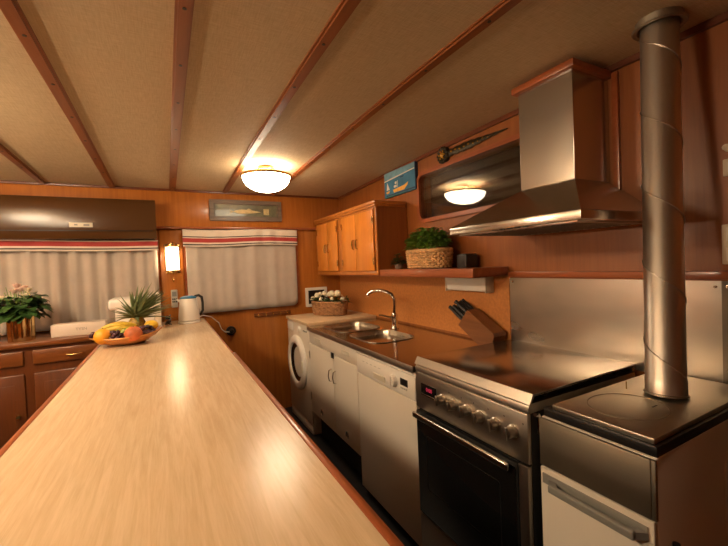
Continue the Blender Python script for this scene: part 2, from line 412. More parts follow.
# ------------------------------------------------------------------ ceiling lamps
def dome_lamp(x, y, label, glass='domeglass'):
    zc = ceil_z(y) - .0005
    if abs(x-.665) < .1: zc -= .013
    t = thing('ceiling_lamp', (x, y, zc-.16), label, 'ceiling lamp')
    make('base_plate', MB().lathe((x, y, zc), [(.06, 0), (.06, -.012), (.02, -.014)], 24, caps=(True, True)), 'brass', t)
    zc -= .018
    mb = MB().lathe((x, y, zc), [(.166, -.030), (.174, -.028), (.179, -.032), (.179, -.042), (.174, -.047), (.166, -.046), (.166, -.030)], 48)
    make('brass_ring', mb, 'brass', t)
    for k in range(3):
        a = 2*PI*k/3 + .5
        make('bracket', MB().tube([(x+.05*math.cos(a), y+.05*math.sin(a), zc+.010), (x+.13*math.cos(a), y+.13*math.sin(a), zc-.004), (x+.172*math.cos(a), y+.172*math.sin(a), zc-.029)], .004, 6), 'brass', t)
    prof = [(.162, -.034)] + [(.165*math.cos(a), -.044-.106*math.sin(a)) for a in [PI/2*k/14 for k in range(14)]] + [(.006, -.150)]
    make('glass_dome', MB().lathe((x, y, zc), prof, 48, caps=(True, True)), glass, t)
    return t
dome_lamp(.665, 2.67, 'lit white glass dome ceiling lamp with brass ring near the far wall')
dome_lamp(-1.15, 1.95, 'lit white glass dome ceiling lamp with brass ring left over the saloon', 'domebright')
dome_lamp(-1.15, .75, 'lit white glass dome ceiling lamp with brass ring left of the near counter end', 'domebright')

def fill_uplight(x, y, nx, ny, label):  # invented off-frame fill fixture, added to throw light up onto the ceiling
    t = thing('fill_uplight', (x, y, .12), label, 'wall lamp')
    def hr(r, n=14):
        a0 = math.atan2(ny, nx)
        return [(x + nx*.012 + r*math.cos(a0-PI/2+PI*k/n), y + ny*.012 + r*math.sin(a0-PI/2+PI*k/n)) for k in range(n+1)]
    make('back_plate', MB().box(x-abs(ny)*.07 + min(0, nx*.012) + (0 if nx else 0), x+abs(ny)*.07 + max(0, nx*.012), y-abs(nx)*.07 + min(0, ny*.012), y+abs(nx)*.07 + max(0, ny*.012), .13, .33), 'brass', t)
    make('lamp_glass', MB().prism(hr(.10), 'z', .165, .20), 'fillglass', t)
    make('bottom_cap', MB().prism(hr(.16), 'z', .148, .1645), 'brass', t)
fill_uplight(XL, .85, 1, 0, 'added glass fill uplight on the left wall behind the camera side')
fill_uplight(XL, 2.3, 1, 0, 'added glass fill uplight on the left wall near the far end')
# wall lamp
t = thing('wall_lamp', (.056, YF-.012, .0), 'lit brass wall lamp with white glass between the two curtained windows', 'wall lamp')
def half_ring(r, n=14): return [(.056 + r*math.cos(PI + PI*k/n), YF-.014 + r*1.0*math.sin(PI + PI*k/n)) for k in range(n+1)]
make('back_plate', MB().box(.000, .112, YF-.018, YF-.0125, -.008, .238, .002), 'brass', t)
make('lamp_glass', MB().prism(half_ring(.050), 'z', .020, .212), 'sconceglass', t)
make('top_cap', MB().prism(half_ring(.056), 'z', .2125, .224).prism(half_ring(.044), 'z', .224, .240).prism(half_ring(.028), 'z', .240, .250), 'brass', t)
make('bottom_cap', MB().prism(half_ring(.056), 'z', .008, .0195).prism(half_ring(.040), 'z', -.002, .008), 'brass', t)
make('pull_cord', MB().tube([(.056, YF-.035, 0), (.057, YF-.034, -.045)], .0015, 6).lathe((.057, YF-.034, -.085), [(.001, .04), (.005, .03), (.006, .01), (.004, 0)], 10, caps=(True, True)), 'brass', t)
# remote on the pillar
t = thing('remote_control', (.055, YF-.013, -.30), 'small grey remote control in a wall holder below the wall lamp', 'remote control')
make('remote_body', MB().box(.030, .080, YF-.036, YF-.0125, -.30, -.15, .005), 'pingrey', t)
make('screen', MB().box(.038, .072, YF-.0375, YF-.0362, -.205, -.165), 'wgrey', t)
mb = MB()
for i in range(3):
    for j in range(2): mb.box(.038+.013*i, .047+.013*i, YF-.039, YF-.0362, -.235-.022*j, -.222-.022*j, .001)
make('button', mb, 'black', t)

# ------------------------------------------------------------------ air conditioner
t = thing('air_conditioner', (-.67, YF-.046, .275), 'long brown wall air conditioner over the left window', 'air conditioner')
prof = [(YF-.0465, .275), (YF-.19, .275), (YF-.197, .30), (YF-.202, .325), (YF-.204, .36), (YF-.204, .42), (YF-.202, .48), (YF-.197, .53), (YF-.188, .565), (YF-.175, .579), (YF-.0465, .579)]
make('casing', MB().prism(prof, 'x', -1.30, -.05), 'acbrown', t, sharp=40)
make('air_flap', MB().box(-1.27, -.075, YF-.207, YF-.2035, .330, .336, .001), 'black', t)
mb = MB().box(-.60, -.46, YF-.2075, YF-.2045, .358, .392, .002); mb.mi = 1
mb.box(-.57, -.55, YF-.2082, YF-.2074, .370, .380); mb.box(-.515, -.48, YF-.2082, YF-.2074, .368, .380)
make('sticker', mb, ['cream', 'wgrey'], t)

# ------------------------------------------------------------------ fish picture
t = thing('fish_picture', (.683, YF-.05, .445), 'weathered wood framed picture of a pale fish above the right curtain', 'picture')
make('frame', frame_mesh(MB(), .363, 1.003, .440, .628, .036, .004, 'y', YF-.072, YF-.0465), 'picwood', t)
mb = MB().box(.39, .976, YF-.058, YF-.0472, .47, .60)
mb.mi = 1
fish = [(.56+.25*u, .524 + .021*math.sin(PI*u**.75)) for u in [k/14 for k in range(15)]] + [(.56+.25*u, .524 - .017*math.sin(PI*u**.75)) for u in [k/14 for k in range(13, 0, -1)]]
mb.prism(fish, 'y', YF-.064, YF-.058); mb.prism([(.568, .524), (.530, .541), (.540, .523), (.530, .506)], 'y', YF-.063, YF-.058)
mb.prism([(.68, .543), (.70, .557), (.73, .543)], 'y', YF-.0625, YF-.058); mb.mi = 2
mb.box(.835, .885, YF-.0605, YF-.058, .500, .555); mb.mi = 3
frame_mesh(mb, .405, .96, .478, .592, .006, .003, 'y', YF-.0605, YF-.058)
make('fish_panel', mb, ['picgreen', 'picfish', 'picfish', 'picwood'], t)

# ------------------------------------------------------------------ hooks, socket, outlet on the far wall
t = thing('hook_rail', (.89, YF, -.452), 'wooden key rail with small hooks below the right curtain', 'hook rail')
make('rail_board', MB().box(.715, 1.065, YF-.014, YF-.0005, -.456, -.420, .003), 'side', t)
for k in range(5):
    x = .75 + .07*k
    make('hook', MB().lathe((x, YF-.0145, -.434), [(.008, 0), (.008, -.003), (.003, -.004)], 10, 'y').tube([(x, YF-.018, -.434), (x, YF-.034, -.437), (x, YF-.040, -.448), (x, YF-.036, -.456), (x, YF-.028, -.456)], .003, 6), 'brass', t)
t = thing('wall_socket', (.50, YF, -.60), 'round black wall socket with plug under the right curtain', 'socket')
make('socket_base', MB().lathe((.50, YF-.0005, -.555), [(.042, 0), (.042, -.02), (.034, -.028), (.004, -.028)], 24, 'y', caps=(True, True)), 'black', t)
make('plug', MB().lathe((.50, YF-.0285, -.555), [(.022, 0), (.022, -.03), (.014, -.042), (.004, -.044)], 18, 'y', caps=(True, True)), 'black', t)
solo('power_cable', MB().tube([(.20, 3.30, -.388), (.22, 3.38, -.385), (.26, 3.43, -.375), (.33, 3.46, -.40), (.39, 3.48, -.46), (.41, 3.50, -.52), (.44, 3.505, -.55), (.478, 3.506, -.555)], .0045, 8), 'white2', 'white cable looping from the kettle over the counter end to the black socket', 'cable')
t = thing('framed_panel', (1.34, YF, -.405), 'white framed square panel with dark centre behind the flower basket', 'wall panel')
make('surround', frame_mesh(MB(), 1.226, 1.456, -.405, -.214, .028, .006, 'y', YF-.016, YF-.0005), 'white2', t)
make('dark_panel', MB().box(1.252, 1.43, YF-.010, YF-.0008, -.379, -.240), 'black', t)

# ------------------------------------------------------------------ island counter
t = thing('counter_island', (-.04, 1.85, FL), 'long beech laminate counter with mahogany edging through the middle of the room', 'counter')
make('cabinet_body', MB().box(-.325, .235, .32, 3.42, FL+.0005, -.4385), 'sidez', t)
make('counter_top', MB().box(-.348, .2615, .25, 3.44, -.438, -.400), 'lam', t)
mb = MB().box(-.364, -.3482, .23, 3.44, -.441, -.3985, .003)
make('edging', mb, 'trim', t)
make('edging', MB().box(.2617, .270, 1.89, 3.44, -.441, -.3985, .003), 'trim', t)
make('edging', MB().box(.2617, .2800, .23, 1.889, -.441, -.3985, .004).box(.2800, .2835, .23, 1.885, -.438, -.406, .0015), 'trim', t)
make('edging', MB().box(-.364, .2835, .214, .2295, -.441, -.3985, .003), 'trim', t)

# ------------------------------------------------------------------ sideboard
t = thing('sideboard', (-1.0, 3.32, FL), 'brown wooden sideboard with drawers and brass handles below the left window', 'sideboard')
make('top', MB().box(-1.75, -.366, 3.035, 3.556, -.432, -.402, .004), 'side', t)
make('body', MB().box(-1.74, -.368, 3.062, 3.556, FL+.0005, -.4325), 'sidez', t)
for i, (a, b) in enumerate(((-1.20, -.81), (-.765, -.375))):
    d = make('drawer', MB().box(a, b, 3.046, 3.0615, -.545, -.455, .006), 'side', t)
    cx = (a+b)/2 + (0 if i == 0 else .02)
    make('handle', MB().tube([(cx-.045, 3.046, -.502), (cx-.04, 3.026, -.500), (cx-.02, 3.020, -.504), (cx+.02, 3.020, -.504), (cx+.04, 3.026, -.500), (cx+.045, 3.046, -.502)], .0045, 8), 'brass', d)
    d = make('door', MB().box(a, b, 3.048, 3.0615, -1.28, -.60, .006).box(a+.05, b-.05, 3.0455, 3.049, -1.22, -.66, .002), 'sidez', t)
    make('knob', MB().lathe((b-.035 if i == 0 else a+.035, 3.0475, -.85), [(.006, 0), (.006, -.012), (.014, -.018), (.012, -.028), (.002, -.03)], 14, 'y', caps=(False, True)), 'brass', d)
mb = MB().box(-1.66, -1.225, 3.052, 3.0615, -1.28, -.455, .004)
make('door', mb, 'sidez', t)

# white case with lettering
mb = MB().box(-.69, -.385, 3.14, 3.24, -.4015, -.318, .006); mb.mi = 1
text_mesh(mb, 'TYSN', .026, Matrix.Translation((-.525, 3.1395, -.358)) @ Matrix.Rotation(PI/2, 4, 'X'))
solo('storage_case', mb, ['whitecase', 'text'], 'low white case with grey lettering on the sideboard beside the potted cyclamen', 'case')

# ------------------------------------------------------------------ foliage helpers
def leaf(mb, base, d, L, Wd, bend=.3, up=Vector((0, 0, 1)), nseg=5, cup=.15):
    d = Vector(d).normalized(); side = d.cross(up)
    if side.length < .05: side = Vector((1, 0, 0))
    side.normalize(); nrm = side.cross(d).normalized(); rows = []
    for i in range(nseg+1):
        u = i/nseg; w = Wd*math.sin(PI*min(.97, u*.92+.06))**.8
        c = Vector(base) + d*L*u - up*bend*L*u*u
        rows.append([c - side*w/2 + nrm*w*cup, c.copy(), c + side*w/2 + nrm*w*cup])
    mb.loops(rows, False, False, closed=False)
def blade(mb, base, d, L, Wd, bend):
    d = Vector(d).normalized(); up = Vector((0, 0, 1)); side = d.cross(up)
    if side.length < .05: side = Vector((1, 0, 0))
    side.normalize(); nrm = side.cross(d).normalized(); rows = []
    for i in range(6):
        u = i/5; w = Wd*(1-u)**.7 + .001
        c = Vector(base) + d*L*u - up*bend*L*u*u
        rows.append([c - side*w/2, c - nrm*w*.35, c + side*w/2, c + nrm*w*.05])
    mb.loops(rows)
def petals(mb, c, r, n, tilt, cup=.5, rr=rnd):
    c = Vector(c)
    for k in range(n):
        a = 2*PI*k/n + rr.uniform(-.2, .2)
        d = Vector((math.cos(a)*math.cos(tilt), math.sin(a)*math.cos(tilt), math.sin(tilt)))
        leaf(mb, c, d, r, r*.95, -cup, nseg=4)
def weave_basket(mb, c, rx, ry, h, rows, n, flare=1.12, r=.004, sq=2.6):
    """woven wall: wavy strands over upright stakes on a rounded-rectangular plan"""
    c = Vector(c)
    def pt(a, k, off):
        ca, sa = math.cos(a), math.sin(a); q = (abs(ca)**sq + abs(sa)**sq)**(-1/sq)
        s = 1 + (flare-1)*k
        return c + Vector((ca*q*(rx*s+off), sa*q*(ry*s+off), h*k))
    for j in range(rows):
        k = (j+.5)/rows; m = n*4
        ring = [pt(2*PI*i/m, k, r*.9*math.sin(PI*i/2+PI*j)) for i in range(m)]
        ring.append(ring[0]); ring.append(ring[1]); mb.tube(ring, r*.95, 5, False)
    for i in range(n):
        a = 2*PI*(i+.5)/n
        mb.tube([pt(a, 0, 0), pt(a, .5, 0), pt(a, 1, 0)], r*.8, 5)
    m = 48; ring = [pt(2*PI*i/m, 1.0, 0) for i in range(m)]; ring += ring[:2]; mb.tube(ring, r*1.5, 6, False)
    inner = [pt(2*PI*i/m, 0.02, -r) for i in range(m)]; top = [pt(2*PI*i/m, .95, -r*1.4) for i in range(m)]
    mb.loops([inner, top], True, False)

# cyclamen in brass pot
px, py = -.845, 3.175
t = thing('potted_cyclamen', (px, py, -.402), 'leafy white and pink cyclamen in a ribbed brass pot on the sideboard', 'potted plant')
mb = MB(); rings = []
for r, z in ((.045, 0), (.064, 0), (.066, .01), (.067, .10), (.068, .168), (.072, .176), (.070, .18), (.060, .17), (.05, .155)):
    rings.append([(px + r*(1+.07*math.cos(10*a))*math.cos(a), py + r*(1+.07*math.cos(10*a))*math.sin(a), -.4015+z) for a in [2*PI*k/112 for k in range(112)]])
mb.loops(rings); make('pot', mb, 'potbrass', t)
rr = random.Random(11); mb = MB()
for k in range(190):
    a = rr.uniform(0, 2*PI); el = rr.uniform(-.35, 1.2); R = rr.uniform(.03, .115)
    b = Vector((px + R*math.cos(a), py + R*math.sin(a), -.220 + .075*math.sin(max(el, 0)) + rr.uniform(-.035, .05)))
    leaf(mb, b, (math.cos(a), math.sin(a), el*.5), rr.uniform(.05, .08), rr.uniform(.05, .075), .5)
make('leaves', mb, 'leafd', t, sharp=80)
mb = MB()
for k in range(26):
    a = rr.uniform(0, 2*PI); R = rr.uniform(.01, .08); zt = rr.uniform(-.16, -.05)
    mb.tube([(px, py, -.24), (px+R*.6*math.cos(a), py+R*.6*math.sin(a), -.19), (px+R*math.cos(a), py+R*math.sin(a), zt)], .0018, 5)
make('stems', mb, 'leaf', t)
for k, (dx, dy, z) in enumerate(((.015, -.03, -.085), (.05, -.06, -.125), (-.06, -.07, -.135), (-.09, -.05, -.135), (.035, -.03, -.075), (-.01, -.04, -.095), (.0, -.03, -.06), (.055, -.03, -.09))):
    mb = MB(); petals(mb, (px+dx, py+dy, z), .034, 6, .7, .2, rr); petals(mb, (px+dx, py+dy, z+.004), .024, 4, 1.2, .2, rr)
    make('flower', mb, 'petalp' if k in (0, 4, 5, 6) else 'petal', t, sharp=80)

# small dark vase at picture edge
solo('brown_vase', MB().lathe((-.99, 3.2, -.4015), [(.02, 0), (.03, .0), (.038, .02), (.036, .045), (.022, .06), (.02, .07), (.024, .075)], 20, caps=(True, True)), 'darksteel', 'small dark rounded vase on the sideboard left of the brass plant pot', 'vase')

# ------------------------------------------------------------------ white appliance, cables, kettle
t = thing('countertop_appliance', (-.19, 3.12, -.4), 'boxy white countertop appliance behind the pineapple', 'appliance')
make('housing', MB().box(-.315, -.085, 3.00, 3.25, -.397, -.20, .012), 'white2', t)
make('lid', MB().box(-.352, -.085, 2.99, 3.255, -.238, -.165, .018, 3), 'white2', t)
make('side_column', MB().box(-.0845, -.045, 3.00, 3.24, -.398, -.155, .008), 'cream', t)
make('knob', MB().lathe((-.064, 3.06, -.155), [(.016, 0), (.016, .012), (.012, .016), (.002, .017)], 16, caps=(False, True)), 'white2', t)
make('foot', MB().box(-.30, -.06, 3.02, 3.23, -.3998, -.398), 'black', t)
mb = MB()
for s in range(4):
    rr = random.Random(40+s); pts = []
    for k in range(12):
        a = k*.9+s; pts.append((.0 + .020*math.cos(a)*(1-.03*k) + rr.uniform(-.004, .004), 3.13+s*.018 + .032*math.sin(a), -.392 + .006*k + rr.uniform(-.003, .006)))
    mb.tube(pts, .0045, 6)
solo('cable_bundle', mb, 'black', 'tangle of black cables on the counter between white appliance and kettle', 'cable')

kx, ky = .145, 3.22
t = thing('electric_kettle', (kx, ky, -.4), 'white electric kettle with blue rim and black handle on the far counter end', 'kettle')
make('kettle_base', MB().lathe((kx, ky, -.3998), [(.078, 0), (.080, .004), (.078, .016), (.06, .02)], 32, caps=(True, True)), 'white2', t)
make('kettle_body', MB().lathe((kx, ky, -.379), [(.07, 0), (.076, .004), (.076, .03), (.070, .09), (.062, .15), (.058, .17)], 32, caps=(True, True)).prism([(kx-.058, -.215), (kx-.085, -.208), (kx-.056, -.25)], 'y', ky-.016, ky+.016), 'white2', t)
mb = MB().lathe((kx, ky, -.2088), [(.059, 0), (.060, .006), (.052, .014), (.03, .02), (.003, .022)], 32, caps=(True, True)); make('lid', mb, 'blue', t)
make('handle', MB().tube([(kx+.045, ky, -.195), (kx+.075, ky-.004, -.190), (kx+.096, ky-.006, -.205), (kx+.101, ky-.006, -.25), (kx+.100, ky-.004, -.31), (kx+.078, ky, -.345)], [.009, .011, .011, .010, .010, .009], 10), 'black', t)

# ------------------------------------------------------------------ fruit bowl
bx, by, bz = -.212, 2.555, -.4
def bowl_r(k): return k
mb = MB(); rings = []
prof = [(.02, .0), (.42, .0), (.50, .004), (.80, .024), (1.0, .050), (.985, .056), (.93, .046), (.78, .030), (.5, .012), (.02, .008)]
for q, z in prof:
    ring = []
    for k in range(56):
        a = 2*PI*k/56; x = .182*q*math.cos(a); y = .16*q*math.sin(a)
        lift = (.026*max(0, math.cos(a))**3 + .004*max(0, -math.cos(a))**3) * max(0, (q-.5)*2)
        ring.append((bx+x, by+y, bz+z+lift))
    rings.append(ring)
mb.loops(rings); solo('fruit_bowl', mb, 'bowlwood', 'shallow oval wooden fruit bowl on the long counter', 'bowl')
def fruit(name, c, r, mat, label, cat, sc=(1, 1, 1), stem=True, rot=None):
    t = thing(name, (c[0], c[1], c[2]-r), label, cat)
    make('flesh', MB().ball(c, r, 22, 14, sc, rot), mat, t)
    if stem: make('stem', MB().tube([(c[0], c[1]-.0, c[2]+r*.92*sc[2]), (c[0]+.002, c[1], c[2]+r*1.06*sc[2])], .003, 6), 'leafd', t)
    return t
fruit('orange', (-.320, 2.462, -.334), .043, 'orange', 'round orange at the front left of the fruit bowl', 'fruit')
fruit('peach', (-.176, 2.435, -.333), .045, 'peach', 'red and yellow peach at the front centre of the fruit bowl', 'fruit', (1, 1, .92))
fruit('lemon', (-.092, 2.555, -.310), .032, 'lemon', 'yellow lemon at the right end of the fruit bowl', 'fruit', (1.2, .95, .95), False)
fruit('pear', (-.215, 2.525, -.330), .030, 'pear', 'green pear behind the peach in the fruit bowl', 'fruit', (1.25, 1, .95), True)
for k, (y0, z0) in enumerate(((2.535, -.318), (2.565, -.300))):
    t = thing('banana', (-.28, y0, z0-.02), ('front' if k == 0 else 'rear') + ' banana of the two in the fruit bowl', 'fruit')
    pts = []; rs = []
    for i in range(13):
        u = i/12; pts.append((-.335+.165*u, y0 - .012*math.sin(PI*u), z0 + .018*math.sin(PI*u) - .004)); rs.append(.016*math.sin(PI*(.08+.84*u))**.45)
    make('skin', MB().tube(pts, rs, 8), 'banana', t)
    make('stem', MB().tube([pts[0], (pts[0][0]-.014, pts[0][1], pts[0][2]-.004)], [.006, .005], 6), 'pear', t)
def grapes(c, ex, n, mat, label, seed):
    rr = random.Random(seed); t = thing('grape_bunch', c, label, 'fruit'); mb = MB()
    for k in range(n):
        p = Vector((rr.gauss(0, .45), rr.gauss(0, .45), rr.gauss(0, .45)))
        if p.length > 1: p.normalize()
        mb.ball((c[0]+p.x*ex[0], c[1]+p.y*ex[1], c[2]+.012+abs(p.z)*ex[2]), rr.uniform(.0095, .0125), 10, 7)
    make('berries', mb, mat, t)
    make('stalk', MB().tube([(c[0], c[1], c[2]+ex[2]*.5), (c[0]+.01, c[1]-.01, c[2]+ex[2]+.02), (c[0]+.03, c[1]-.01, c[2]+ex[2]+.024)], .0025, 6), 'pear', t)
grapes((-.125, 2.50, -.362), (.055, .05, .045), 52, 'grape', 'dark grape bunch piled on the right of the fruit bowl', 1)
grapes((-.262, 2.450, -.372), (.036, .03, .05), 34, 'grape', 'dark grape bunch between the orange and the peach', 2)
grapes((-.360, 2.51, -.350), (.022, .03, .02), 14, 'grape', 'small dark grape bunch at the left end of the bowl', 3)
grapes((-.325, 2.54, -.358), (.045, .03, .035), 22, 'grapeg', 'green grape bunch under the bananas', 4)
# pineapple
t = thing('pineapple', (-.165, 2.62, -.38), 'pineapple with long green crown standing in the fruit bowl', 'fruit')
mb = MB(); ax = Vector((.04, 0, 1)).normalized(); c0 = Vector((-.172, 2.62, -.378)); rings = []
for i in range(15):
    u = i/14; r = .050*math.sin(PI*(.14+.74*u))**.6; ring = []
    for k in range(40):
        a = 2*PI*k/40; q = 1 + .045*math.cos(10*a + (PI if i % 2 else 0))
        ring.append(c0 + ax*(.118*u) + Vector((r*q*math.cos(a), r*q*math.sin(a), 0)))
    rings.append(ring)
mb.loops(rings); make('rind', mb, 'pine', t)
mb = MB(); rr = random.Random(5); top = c0 + ax*.118
for k in range(80):
    a = k*2.4; el = .10 + 1.1*(k/80); tip = Vector((math.cos(a)*math.cos(el), math.sin(a)*math.cos(el), math.sin(el)))
    tip += Vector((.75, 0, .10)) * (k/64) * 1.1
    L = rr.uniform(.11, .16) + .06*max(0, tip.normalized().x)
    blade(mb, top + Vector((math.cos(a)*.012, math.sin(a)*.012, .0006*k)), tip, L, rr.uniform(.022, .034), rr.uniform(-.1, .35)*(1-k/80))
make('crown', mb, 'pineleaf', t, sharp=60)

# ------------------------------------------------------------------ washing machine
XF = .985
t = thing('washing_machine', (1.29, 3.12, FL), 'white front loading washing machine with round glass door', 'washing machine')
make('cabinet', MB().box(XF+.012, 1.58, 2.835, 3.42, FL+.012, -.478, .008), 'white', t)
make('front_panel', MB().box(XF, XF+.0115, 2.838, 3.418, FL+.09, -.482, .006), 'white', t)
make('kick_panel', MB().box(XF+.004, XF+.0115, 2.84, 3.415, FL+.012, FL+.085, .003), 'white', t)
cy, cz = 3.135, -.825
d = make('door', MB().lathe((XF-.001, cy, cz), [(.235, 0), (.236, -.012), (.225, -.026), (.20, -.034), (.175, -.030), (.165, -.018), (.165, 0)], 48, 'x'), 'white2', t)
make('door_glass', MB().lathe((XF-.006, cy, cz), [(.168, 0), (.165, -.010), (.14, .004), (.10, .012), (.01, .016)], 40, 'x', caps=(False, True)), 'blackgloss', d)
make('door_handle', MB().box(XF-.040, XF-.030, cy-.212, cy-.188, cz-.05, cz+.05, .004), 'cream', d)
make('drawer_front', MB().box(XF-.006, XF-.0005, 3.24, 3.40, -.565, -.495, .003), 'white2', t)
make('program_knob', MB().lathe((XF-.0005, 3.06, -.53), [(.026, 0), (.024, -.018), (.004, -.02)], 24, 'x', caps=(False, True)), 'white2', t)
mb = MB()
for k in range(3): mb.lathe((XF-.0005, 2.96-.035*k, -.53), [(.008, 0), (.007, -.005), (.001, -.006)], 12, 'x', caps=(False, True))
make('button', mb, 'wgrey', t)
solo('pale_worktop_board', MB().box(.975, 1.612, 2.832, 3.43, -.477, -.452, .003), 'board', 'pale beech board lying over the washing machine', 'worktop')

# ------------------------------------------------------------------ sink cabinet
t = thing('sink_cabinet', (1.29, 2.40, FL), 'white sink base cabinet with two doors and a black open plinth', 'cabinet')
make('carcass', MB().box(XF+.014, 1.60, 1.985, 2.828, -1.157, -1.14).box(XF+.014, 1.60, 1.985, 2.0, -1.1395, -.506).box(XF+.014, 1.60, 2.813, 2.828, -1.1395, -.506).box(1.585, 1.60, 2.0005, 2.8125, -1.1395, -.506).box(XF+.014, XF+.03, 2.0005, 2.8125, -1.1395, -.506), 'white', t)
make('plinth', MB().box(XF+.07, XF+.09, 1.985, 2.828, FL+.001, -1.1575), 'blackmatte', t)
make('top_rail', MB().box(XF-.001, XF+.0135, 1.987, 2.826, -.606, -.506, .002), 'white', t)
for a, b, hy, hz in ((2.352, 2.824, 2.385, -.76), (1.987, 2.345, 2.31, -.757)):
    d = make('door', MB().box(XF-.004, XF+.0135, a, b, -1.155, -.610, .003), 'white', t)
    make('handle', MB().tube([(XF-.004, hy, hz+.042), (XF-.022, hy, hz+.036), (XF-.028, hy, hz), (XF-.022, hy, hz-.036), (XF-.004, hy, hz-.042)], .005, 8), 'chrome', d)
    cyy = 2.60 if hy > 2.35 else 2.16
    make('vent_ring', MB().lathe((XF-.0042, cyy, -1.093), [(.024, 0), (.024, -.004), (.019, -.005), (.017, -.002), (.001, -.002)], 20, 'x'), 'chrome', d)
    ey = b-.006 if hy > 2.35 else a+.006
    if hy > 2.35:
        for hz2 in (-.70, -1.03): make('hinge', MB().lathe((XF-.006, ey, hz2-.03), [(.005, 0), (.005, .06)], 8, caps=(True, True)), 'knobsteel', d)
for a, b in ((2.57, 2.70), (2.08, 2.22)):
    mb = MB().box(XF-.0035, XF-.0012, a, b, -.575, -.545, .001); mb.mi = 1
    for k in range(4): mb.box(XF-.0045, XF-.0034, a+.012, b-.012, -.5705+.0065*k, -.5675+.0065*k)
    make('vent_plate', mb, ['cream', 'pingrey'], t)
make('latch', MB().box(XF-.010, XF-.0045, 2.33, 2.375, -.635, -.595, .002), 'black', t)

# steel worktop with sink bowls (one sheet with two bowl openings)
mb = MB(); bm = mb.bm
zt, ze = -.475, -.503
outer = [(XF-.012, 1.39), (W-.008, 1.39), (W-.008, 2.829), (XF-.012, 2.829)]
bowls = [rrect(1.06, 1.40, 2.35, 2.76, .10, 7), rrect(1.06, 1.385, 1.90, 2.30, .10, 7)]
edges = []; holes = []
for lp in [outer] + bowls:
    vs = [bm.verts.new((x, y, zt)) for x, y in lp]
    edges += [bm.edges.new((vs[i], vs[(i+1) % len(vs)])) for i in range(len(vs))]
bmesh.ops.triangle_fill(bm, use_beauty=True, edges=edges, normal=(0, 0, 1))
mb.loops([[(x, y, zt) for x, y in outer], [(x, y, ze) for x, y in outer]], False, True)
bmesh.ops.remove_doubles(bm, verts=bm.verts, dist=1e-5)
WT = t = thing('steel_worktop', (1.30, 2.11, -.503), 'polished steel worktop with two sunken bowls between pale board and cooker', 'worktop')
make('sheet', mb, 'sinktop', t, sharp=20)
make('front_edge', MB().box(XF-.0175, XF-.0125, 1.39, 2.829, -.506, -.474, .002), 'frontsteel', t)
for (x0, x1, y0, y1) in ((1.06, 1.40, 2.35, 2.76), (1.06, 1.385, 1.90, 2.30)):
    mb = MB(); rings = []
    for ins, z in ((-.006, .002), (0, .0025), (.004, -.004), (.008, -.03), (.012, -.12), (.025, -.14), (.06, -.146), (.125, -.147)):
        rings.append([(x, y, zt+z) for x, y in rrect(x0+ins, x1-ins, y0+ins, y1-ins, max(.10-ins, .02), 7)])
    mb.loops(rings, False, True)
    b = make('sink_bowl', mb, 'bowl', t, sharp=50)
    b.modifiers.new('thick', 'SOLIDIFY').thickness = .0015
    make('drain', MB().lathe(((x0+x1)/2, (y0+y1)/2, zt-.1465), [(.035, 0), (.035, .002), (.026, .003), (.02, .001), (.001, .001)], 20), 'chrome', b)
mb = MB()
for k in range(5): mb.tube([(1.12+.06*k, 1.50, zt+.0005), (1.12+.06*k, 1.84, zt+.0005)], .003, 6)

# faucet
fx, fy = 1.45, 2.28
t = thing('kitchen_faucet', (fx, fy, -.475), 'tall curved chrome faucet behind the sink bowls', 'faucet')
make('base', MB().lathe((fx, fy, -.4749), [(.030, 0), (.030, .006), (.024, .012), (.020, .03), (.021, .07), (.023, .10), (.018, .112), (.012, .116)], 24, caps=(True, True)), 'chrome', t)
p0 = Vector((fx, fy, -.36)); pts = []
A = [(0, 0, 0), (.002, -.004, .05), (.0, -.006, .10), (-.018, .004, .137), (-.05, .030, .158), (-.085, .066, .166), (-.118, .10, .160), (-.140, .122, .146), (-.148, .130, .128)]
make('spout', MB().tube([p0 + Vector(a) for a in A], [.012, .0115, .011, .0105, .010, .010, .010, .0105, .012], 12), 'chrome', t)
make('lever', MB().tube([(fx-.016, fy+.004, -.398), (fx-.045, fy+.025, -.388), (fx-.075, fy+.048, -.377), (fx-.095, fy+.062, -.375)], [.009, .006, .005, .006], 8), 'chrome', t)

